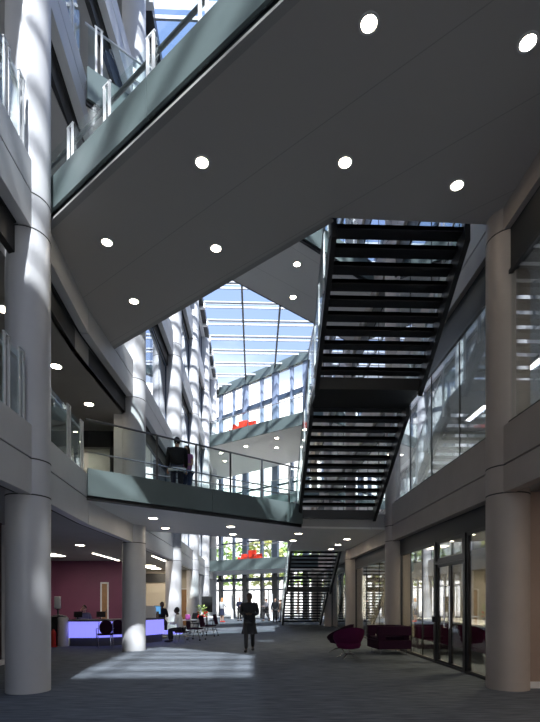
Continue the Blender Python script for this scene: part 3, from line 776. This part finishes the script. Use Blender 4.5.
def tub(px, dd, rz, label, m):
    p = at_d(px, dd)
    t = thing('tub_chair', label, 'armchair', (p.x, p.y, 0), rz, 'plum tub chairs on chrome star legs')
    s = MB(); n, k = 36, 8; vs = []; fs = []
    # bucket shell: radius grows, rim height high at back (-y) and low at front
    for side, off in ((0, 0), (1, -.07)):
        for i in range(k + 1):
            u = i / k
            for j in range(n):
                a = 2 * math.pi * j / n; back = (1 - math.sin(a)) / 2
                rim = .44 + .44 * back ** .8
                z = .27 + (rim - .27) * u + (.05 if side and u < .2 else 0)
                r = (.17 + .25 * math.sin(u * math.pi / 2) ** .7) * (1 + .06 * back * u) + off * (1 if u > .05 else .5)
                vs.append((r * 1.0 * math.cos(a), r * .95 * math.sin(a), z))
    B = (k + 1) * n
    for i in range(k):
        for j in range(n):
            a, b = i * n + j, i * n + (j + 1) % n
            fs.append([a, b, b + n, a + n]); fs.append([B + a + n, B + b + n, B + b, B + a])
    for j in range(n):
        a, b = k * n + j, k * n + (j + 1) % n; fs.append([a, b, B + b, B + a])
    fs.append([j for j in range(n)][::-1])
    s.add(vs, fs).build('shell', m, t, smooth=True)
    MB().lathe([(.05, .27), (.30, .30), (.345, .38), (.33, .44), (.2, .465), (.01, .47)], n=28).build('seat_cushion', m, t, smooth=True)
    MB().tube([(0, 0, .1), (0, 0, .28)], .028, 14).build('stem', 'chrome', t, smooth=True)
    for q in range(4):
        a = R(45 + 90 * q)
        MB().tube([(0, 0, .13), (.14 * math.cos(a), .14 * math.sin(a), .12), (.36 * math.cos(a), .36 * math.sin(a), .015)], [.018, .014, .010], 8).build('leg', 'chrome', t, smooth=True)
tub(348.5, 13.3, R(10), 'bright plum tub chair on chrome legs, the nearer of the two', 'plum')
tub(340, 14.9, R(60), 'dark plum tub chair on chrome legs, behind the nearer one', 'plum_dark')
# cube sofa facing the hall
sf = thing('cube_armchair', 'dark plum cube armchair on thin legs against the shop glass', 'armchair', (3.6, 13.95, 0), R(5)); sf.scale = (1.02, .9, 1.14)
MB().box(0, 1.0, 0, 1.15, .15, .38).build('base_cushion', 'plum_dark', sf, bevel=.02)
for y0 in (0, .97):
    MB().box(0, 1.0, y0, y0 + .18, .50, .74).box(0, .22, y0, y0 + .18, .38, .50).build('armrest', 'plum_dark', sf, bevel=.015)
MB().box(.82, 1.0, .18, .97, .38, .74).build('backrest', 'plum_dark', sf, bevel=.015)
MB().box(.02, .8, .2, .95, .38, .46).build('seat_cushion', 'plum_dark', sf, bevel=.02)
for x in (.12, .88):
    for y in (.12, 1.03): MB().tube([(x, y, 0), (x, y, .16)], .016, 8).build('leg', 'chrome', sf)

# white tables and clutter beyond the seated woman
for px, dd, l in ((190, 21.5, 'small round white table beside the seated woman'), (213, 25.5, 'small white round table near the plant, farther away')):
    p = at_d(px, dd); t = thing('cafe_table', l, 'table', (p.x, p.y, 0), 0, 'round white tables')
    MB().lathe([(.4, .71), (.4, .74)], n=28).build('tabletop', 'white', t); MB().tube([(0, 0, .02), (0, 0, .71)], .03).build('stem', 'chrome', t)
    MB().lathe([(.26, 0), (.26, .015), (.03, .03)], n=24).build('base', 'chrome', t)
    if px == 190: tag(MB().obox((p.x - .1, p.y, .86), (.22, .12, .24), .3).build('carrier_bag', 'magenta', bevel=.03), 'pink bag standing on the small white table', 'bag')
p = at_d(202.5, 24.6)
pl = thing('potted_plant', 'leafy plant with red flowers in a tall pot by the left wall', 'plant', (p.x, p.y, 0))
MB().lathe([(.14, 0), (.2, .7), (.18, .7), (.16, .6)], n=20).build('pot', 'grey_cloth', pl)
lf = MB()
for i in range(46):
    a = random.uniform(0, 6.28); r = random.uniform(.1, .42); z = random.uniform(.8, 1.35)
    c = Vector((r * .9 * math.cos(a), r * .9 * math.sin(a), z)); lf.obox(c, (.16, .05, .008), a, 0, -.6)
lf.build('leaves', 'leaf', pl)
lf = MB()
for i in range(14): a = random.uniform(0, 6.28); lf.ell((.22 * math.cos(a), .22 * math.sin(a), random.uniform(.75, 1.0)), .06, .06, .05, 8, 5)
lf.build('flowers', 'red', pl)
p = at_d(207, 30.5)
ds = thing('display_screen', 'large dark upright display screen on a stand by the left wall', 'screen', (p.x, p.y, 0), R(-10))
MB().box(-.35, .35, -.03, .03, .85, 1.85).build('panel', 'black', ds); MB().box(-.04, .04, -.02, .02, 0, .9).box(-.3, .3, -.2, .2, 0, .03).build('stand', 'dark_frame', ds)
for px, dd, l in ((232.3, 41, 'slim white upright panel by the entrance, left one'), (271.5, 37.5, 'slim white upright panel by the entrance, right of the woman with bag')):
    p = at_d(px, dd); t = thing('totem_sign', l, 'sign', (p.x, p.y, 0)); MB().box(-.09, .09, -.03, .03, .03, 2.1).build('panel', 'white', t); MB().box(-.2, .2, -.15, .15, 0, .03).build('base', 'chrome', t)

# red armchairs on the balconies
def redchair(p, z, rz, l, s=1.0, g='red armchairs on the end balconies'):
    t = thing('red_armchair', l, 'armchair', (p[0], p[1], z), rz, g); t.scale = (s, s, s)
    MB().box(-.38, .38, -.35, .35, .12, .42).build('seat', 'red_bright', t, bevel=.04)
    MB().box(-.4, .4, -.42, -.25, .12, 1.0).build('backrest', 'red_bright', t, bevel=.05)
    for k in (-1, 1): MB().box(k * .42 - .08, k * .42 + .08, -.38, .35, .12, .62).build('armrest', 'red_bright', t, bevel=.04)
    for x in (-.3, .3):
        for y in (-.3, .3): MB().tube([(x, y, 0), (x, y, .14)], .02, 6).build('leg', 'chrome', t)
def on_edge(px, e, back):
    r = ray(px, 600); d = e[1] - e[0]; det = r.x * (-d.y) - r.y * (-d.x); t = (e[0].x * (-d.y) - e[0].y * (-d.x)) / det
    return Vector((r.x * t, r.y * t)) + Vector((r.x, r.y)).normalized() * back
for px, l, s, bk in ((233.5, 'leftmost', .6, .45), (241, 'middle', 1.05, .6), (250.5, 'rightmost', .8, .55)):
    redchair(on_edge(px, e3, bk), 13.95, R(150), 'bright red armchair on the upper end balcony, %s of three' % l, s)
for px, l, s, bk in ((242.5, 'leftmost', .65, .5), (250, 'middle', .95, .65), (258, 'rightmost', .6, .5)):
    redchair(on_edge(px, e1, bk), 4.6, R(150), 'dark red armchair on the lower end balcony, %s of three' % l, s)

# shop interior
tb = thing('display_table', 'long white table with plum cloth seen through the shop glass', 'table', (6.6, 14.2, 0))
MB().box(-.8, .8, -2.2, 3.4, .92, .97).build('tabletop', 'white', tb); MB().box(-.75, .75, -2.1, 3.3, .25, .9).build('cloth', 'plum', tb)
for x in (-.7, .7):
    for y in (-2.0, 3.2): MB().box(x - .03, x + .03, y - .03, y + .03, 0, .25).build('leg', 'chrome', tb)

# ------------------------------------------------------------------ people
def bake(o):
    dg = bpy.context.evaluated_depsgraph_get(); dg.update()
    me = bpy.data.meshes.new_from_object(o.evaluated_get(dg)); o.modifiers.clear(); o.data = me
    for p in me.polygons: p.use_smooth = True
def skin(name, chains, m, parent, extra=None):
    """chains: list of lists of (co, rx, ry); a point equal to an earlier one is joined to it"""
    V = []; Rr = []; E = []; roots = []
    for ch in chains:
        prev = None
        for (co, rx, ry) in ch:
            co = Vector(co); idx = None
            for i, v in enumerate(V):
                if (v - co).length < 1e-5: idx = i; break
            if idx is None:
                V.append(co); Rr.append((rx, ry)); idx = len(V) - 1
                if prev is None: roots.append(idx)
            if prev is not None and prev != idx: E.append((prev, idx))
            prev = idx
    me = bpy.data.meshes.new(name); me.from_pydata([tuple(v) for v in V], E, []); o = bpy.data.objects.new(name, me); COL.objects.link(o)
    me.materials.append(M[m])
    o.modifiers.new('s', 'SKIN'); 
    for i, d_ in enumerate(me.skin_vertices[0].data): d_.radius = Rr[i]; d_.use_root = i in roots
    ss = o.modifiers.new('u', 'SUBSURF'); ss.levels = 1; ss.render_levels = 1
    bake(o)
    if extra:
        bm = bmesh.new(); bm.from_mesh(o.data)
        t = bpy.data.meshes.new('t'); t.from_pydata(extra.v, [], extra.f); bm.from_mesh(t); bm.to_mesh(o.data); bm.free()
        for p in o.data.polygons: p.use_smooth = True
    o.parent = parent
    return o
def lerp(a, b, t): return tuple(a[i] + (b[i] - a[i]) * t for i in range(3))
def hand(w, dirv, side):
    w = Vector(w); d_ = Vector(dirv).normalized(); s = d_.cross(Vector((0, 1, .01))).normalized() if abs(d_.y) < .9 else Vector((1, 0, 0))
    out = [[(tuple(w), .022, .018), (tuple(w + d_ * .05), .034, .016), (tuple(w + d_ * .085), .034, .014)]]
    for i in range(4):
        b = w + d_ * .07 + s * (.024 - .016 * i); ln = (.06, .07, .066, .052)[i]; cu = Vector((0, .35, 0))
        out.append([(tuple(b), .009, .009), (tuple(b + d_ * ln * .6), .009, .009), (tuple(b + (d_ + cu).normalized() * ln), .008, .008)])
    b = w + d_ * .025; out.append([(tuple(b), .011, .011), (tuple(b + s * side * .035 + d_ * .025), .010, .010), (tuple(b + s * side * .045 + d_ * .055), .008, .008)])
    return out
def person(loc, rz, h, label, top, bottom, hair, skn='skin', pose='stand', skirt=False, long=False, coat=False, arms='down', bag=None, wide=1.0, shoes='black', sleeves=True):
    t = thing('person', label, 'person', loc, rz); k = h / 1.75; t.scale = (k, k, k)
    hz = .93; dz = 0
    if pose == 'sit': dz = -.40
    P = lambda x, y, z: (x, y, z + dz)
    lean = .05 if pose == 'sit' else 0
    pel, wai, che, nb = P(0, 0, .95), P(0, .0 + lean, 1.1), P(0, .02 + lean * 2, 1.30), P(0, .0 + lean * 2.5, 1.47)
    nk = P(0, .015 + lean * 2.6, 1.54); hd = Vector(P(0, .03 + lean * 3, 1.635))
    legs = []
    for s in (-1, 1):
        hip = P(s * .095, 0, .90)
        if pose == 'sit': kn, an, to = (s * .12, .44, .50), (s * .12, .40, .08), (s * .13, .56, .03)
        elif pose == 'walk': kn, an, to = ((s * .09, .16, .50), (s * .08, .20 if s > 0 else -.05, .09), (s * .09, .34, .04)) if s > 0 else ((s * .09, .02, .49), (s * .08, -.26, .12), (s * .09, -.13, .03))
        else: kn, an, to = (s * .10, .01, .49), (s * .11, -.02, .09), (s * .13, .12, .03)
        legs.append((hip, kn, an, to))
    arm = []
    for s in (-1, 1):
        sh = P(s * .175 * wide, lean * 2.4, 1.42)
        if arms == 'down': el, wr, dv = P(s * .24, -.02, 1.14), P(s * .25, .06, .90), (0, .2, -1)
        elif arms == 'fwd': el, wr, dv = P(s * .25, .08, 1.15), P(s * .14, .32, 1.18), (-s * .3, 1, 0)
        elif arms == 'fold': el, wr, dv = P(s * .25, .05, 1.15), P(s * .06, .22, 1.14), (-s, .3, 0)
        elif arms == 'phone' and s > 0: el, wr, dv = P(.27, .12, 1.2), P(.13, .10, 1.52), (-.3, 0, 1)
        elif arms == 'phone': el, wr, dv = P(-.25, .12, 1.14), P(-.1, .34, 1.1), (.2, 1, 0)
        elif arms == 'desk': el, wr, dv = P(s * .23, .15, 1.14), P(s * .15, .42, 1.16), (-s * .1, 1, -.05)
        else: el, wr, dv = P(s * .24, -.02, 1.14), P(s * .25, .06, .90), (0, .2, -1)
        arm.append((sh, el, wr, dv, s))
    ch = [[(pel, .14, .105), (wai, .115, .09), (che, .15, .105), (nb, .075, .07), (nk, .052, .055), (tuple(hd), .06, .07)]]
    for hip, kn, an, to in legs: ch.append([(pel, .14, .105), (hip, .085, .085), (lerp(hip, kn, .5), .075, .075), (kn, .052, .055), (lerp(kn, an, .4), .05, .052), (an, .034, .036), (to, .035, .022)])
    for sh, el, wr, dv, s in arm: ch.append([(che, .15, .105), (sh, .055, .055), (el, .040, .040), (wr, .024, .022)])
    for sh, el, wr, dv, s in arm: ch += hand(Vector(wr) + Vector(dv).normalized() * .005, dv, -s)
    ex = MB().ell(hd + Vector((0, 0, .0)), .078, .098, .118, 18, 12)
    ex.ell(hd + Vector((0, .098, -.015)), .014, .018, .024, 8, 6)
    for s in (-1, 1): ex.ell(hd + Vector((s * .078, -.005, -.005)), .012, .022, .03, 8, 6)
    ex.ell(hd + Vector((0, .09, -.062)), .028, .012, .009, 8, 5)
    skin('body', ch, skn, t, ex)
    ey = MB()
    for s in (-1, 1): ey.ell(hd + Vector((s * .03, .086, .012)), .012, .008, .008, 8, 5)
    ey.build('eyes', 'black', t)
    e = .018
    w_ = 1 + (wide - 1) * .9
    tc_ = [[(P(0, 0, .88), (.155 + e) * w_, .13 + e), (wai, (.135 + e) * w_, .11 + e), (che, (.165 + e) * w_, .125 + e), (nb, .085 + e, .075 + e)]]
    for sh, el, wr, dv, s in arm:
        c_ = [(che, (.165 + e) * w_, .125 + e), (sh, .062 + e, .062 + e)]
        c_.append((lerp(sh, el, .5), .052 + e, .052 + e))
        if sleeves: c_ += [(el, .045 + e, .045 + e), (lerp(el, wr, .92), .032 + e, .032 + e)]
        tc_.append(c_)
    skin('jacket' if coat else 'shirt', tc_, top, t)
    if skirt or coat == 'long':
        zb = .52 if skirt else .55
        MB().lathe([(.15, 1.0), (.18, .9), (.20, .75), (.21 if skirt else .25, zb), (.19, zb), (.17, .75), (.13, .98)], n=24, sy=.75).build('skirt', bottom if skirt else top, t, smooth=True)
    if not skirt:
        lc = []
        for hip, kn, an, to in legs: lc.append([(pel, .155, .12), (hip, .10, .10), (lerp(hip, kn, .5), .09, .09), (kn, .068, .07), (lerp(kn, an, .5), .062, .064), (lerp(kn, an, .95), .055, .055)])
        skin('trousers', lc, bottom, t)
    for hip, kn, an, to in legs:
        c = lerp(an, to, .6); MB().ell((c[0], c[1], max(.045, c[2])), .05, .14, .045, 12, 8).build('shoe', shoes, t, smooth=True)
    hm = MB().ell(hd + Vector((0, -.022, .028)), .09, .10, .115, 18, 10)
    if long:
        hm.ell(hd + Vector((0, -.07, -.10)), .095, .055, .17, 16, 8)
        for s in (-1, 1): hm.ell(hd + Vector((s * .07, -.01, -.07)), .03, .06, .13, 10, 7)
    hm.build('hair', hair, t, smooth=True)
    if bag == 'shoulder':
        MB().box(.24, .34, -.14, .18, .70, .98).build('bag', 'black', t, bevel=.03)
        MB().tube([(.29, -.1, .97), (.2, -.02, 1.46), (.29, .12, .97)], .012, 6).build('bag_strap', 'black', t)
    return t
p = at_d(177, 14.0); person((p.x, p.y, 4.5), R(8), 1.84, 'man in dark jacket and pale shirt tail on footbridge with his back turned', 'jacket', 'navy', 'hair_black', coat=True, arms='down', wide=1.3)
MB().lathe([(.24, .80), (.245, .90), (.22, .90), (.22, .80)], c=(0, 0, 0), n=24, sy=.72).build('shirt_tail', 'white', bpy.data.objects['person'])

p = at_d(187, 14.35); person((p.x, p.y, 4.5), R(150), 1.70, 'long haired woman in lilac top standing beside the man on the footbridge', 'lilac', 'blue_jeans', 'hair_brown', long=True, arms='fold', sleeves=False)
p = at_d(249.5, 15.0); person((p.x, p.y, 0), R(175), 1.82, 'walking person in long black coat alone in the middle of the hall', 'jacket', 'black', 'hair_black', pose='walk', coat='long', arms='fold', skn='skin_dark', wide=1.2)
p = at_d(222, 35.0); person((p.x, p.y, 0), R(-40), 1.76, 'blond woman in white top and dark blue skirt standing with back turned', 'white', 'navy', 'hair_blond', skirt=True, long=True, arms='fwd', shoes='red')
p = at_d(239.5, 37.0); person((p.x, p.y, 0), R(200), 1.78, 'person in dark clothes standing left of the walking figure near the doors', 'navy', 'black', 'hair_brown', arms='fold')
p = at_d(266.5, 36.5); person((p.x, p.y, 0), R(120), 1.72, 'person with shoulder bag standing against the bright entrance doors', 'grey_cloth', 'black', 'hair_black', arms='fwd', bag='shoulder', pose='walk')
p = at_d(275, 35.0); person((p.x, p.y, 0), R(190), 1.74, 'person all in black next to the lower stair, by the doors', 'jacket', 'black', 'hair_black')
p = at_d(280.5, 35.5); person((p.x, p.y, 0), R(90), 1.66, 'person in brown top half hidden by the lower stair', 'brown_cloth', 'grey_cloth', 'hair_brown')
p = at_d(181, 18.4); sw = person((p.x, p.y, 0), R(80), 1.72, 'seated woman with dark hair and white shirt working at the desk end', 'white', 'black', 'hair_black', 'skin_dark', pose='sit', arms='desk')
t = thing('office_chair', 'plum chair the woman in the white shirt sits on', 'chair', (p.x + .02, p.y, 0), R(80), 'plum chairs on castors right of the desk')
MB().obox((0, -.02, .40), (.44, .44, .05)).build('seat', 'plum_dark', t, bevel=.02)
MB().obox((0, -.27, .66), (.4, .04, .34), 0, R(-10)).build('backrest', 'plum_dark', t, bevel=.02)
for s in (-1, 1):
    for yy in (.2, -.24): MB().tube([(s * .18, yy * .6, .38), (s * .23, yy, .0)], .014, 8).build('leg', 'rail_dark', t)
p = at_d(85, 18.2); person((p.x, p.y, .08), R(190), 1.72, 'receptionist in grey top talking on the phone behind the glowing desk', 'grey_cloth', 'black', 'hair_brown', pose='sit', arms='phone')
t = thing('desk_chair', 'chair under the receptionist on the phone', 'chair', (p.x, p.y, 0), R(190))
MB().obox((0, -.02, .46), (.44, .44, .06)).build('seat', 'black', t, bevel=.02); MB().tube([(0, 0, .03), (0, 0, .45)], .03).build('stem', 'chrome', t); MB().lathe([(.25, 0), (.25, .03)], n=20).build('base', 'black', t)
p = at_d(161.5, 20.6); person((p.x, p.y, .2), R(200), 1.72, 'dark haired receptionist sitting behind the blue monitor', 'jacket', 'black', 'hair_black', 'skin_dark', pose='sit', arms='desk')
t = thing('desk_chair', 'chair under the receptionist behind the blue monitor', 'chair', (p.x, p.y, 0), R(200))
MB().obox((0, -.02, .57), (.44, .44, .06)).build('seat', 'black', t, bevel=.02); MB().tube([(0, 0, .03), (0, 0, .55)], .03).build('stem', 'chrome', t); MB().lathe([(.25, 0), (.25, .03)], n=20).build('base', 'black', t)

# ------------------------------------------------------------------ outside
def tree(x, y, h, label, m):
    t = thing('tree', label, 'tree', (x, y, -.32), 0, 'trees outside the end wall')
    MB().tube([(0, 0, 0), (.1, 0, h * .3), (0, .1, h * .6)], [.2, .15, .08], 10).build('trunk', 'bark', t, smooth=True)
    b = MB(); rr = random.Random(int(x * 10 + 999))
    for i in range(420):
        a = rr.uniform(0, 6.28); u = rr.uniform(-1, 1); r = h * .3 * rr.uniform(.5, 1) ** .5 * math.sqrt(1 - u * u * .8)
        b.obox((r * math.cos(a), r * math.sin(a), h * .70 + u * h * .30), (.5, .35, .02), rr.uniform(0, 3), rr.uniform(-1, 1), rr.uniform(-1, 1))
    b.build('crown', m, t)
for i, (x, y, h, m, l) in enumerate(((-7.5, 60, 9, 'leaf_yellow', 'yellow-green tree outside, leftmost behind the entrance glass'), (-3.0, 68, 10, 'leaf', 'green tree outside behind the left end wall panes'), (1.0, 58, 9, 'leaf_yellow', 'yellow-green tree outside centred behind the entrance doors'),
                         (5.8, 65, 10, 'leaf', 'green tree outside behind the right end wall panes'), (9.5, 57, 9, 'leaf_yellow', 'yellow-green tree outside behind the lower stair'), (-14, 66, 10, 'leaf', 'green tree outside beyond the left row of columns'))):
    tree(x, y, h, l, m)
bd = thing('building', 'pale building outside far behind the trees and entrance doors', 'building', (0, 85, -.32))
MB().box(-40, 40, 0, 10, 0, 40).build('wall', 'pale_building', bd)
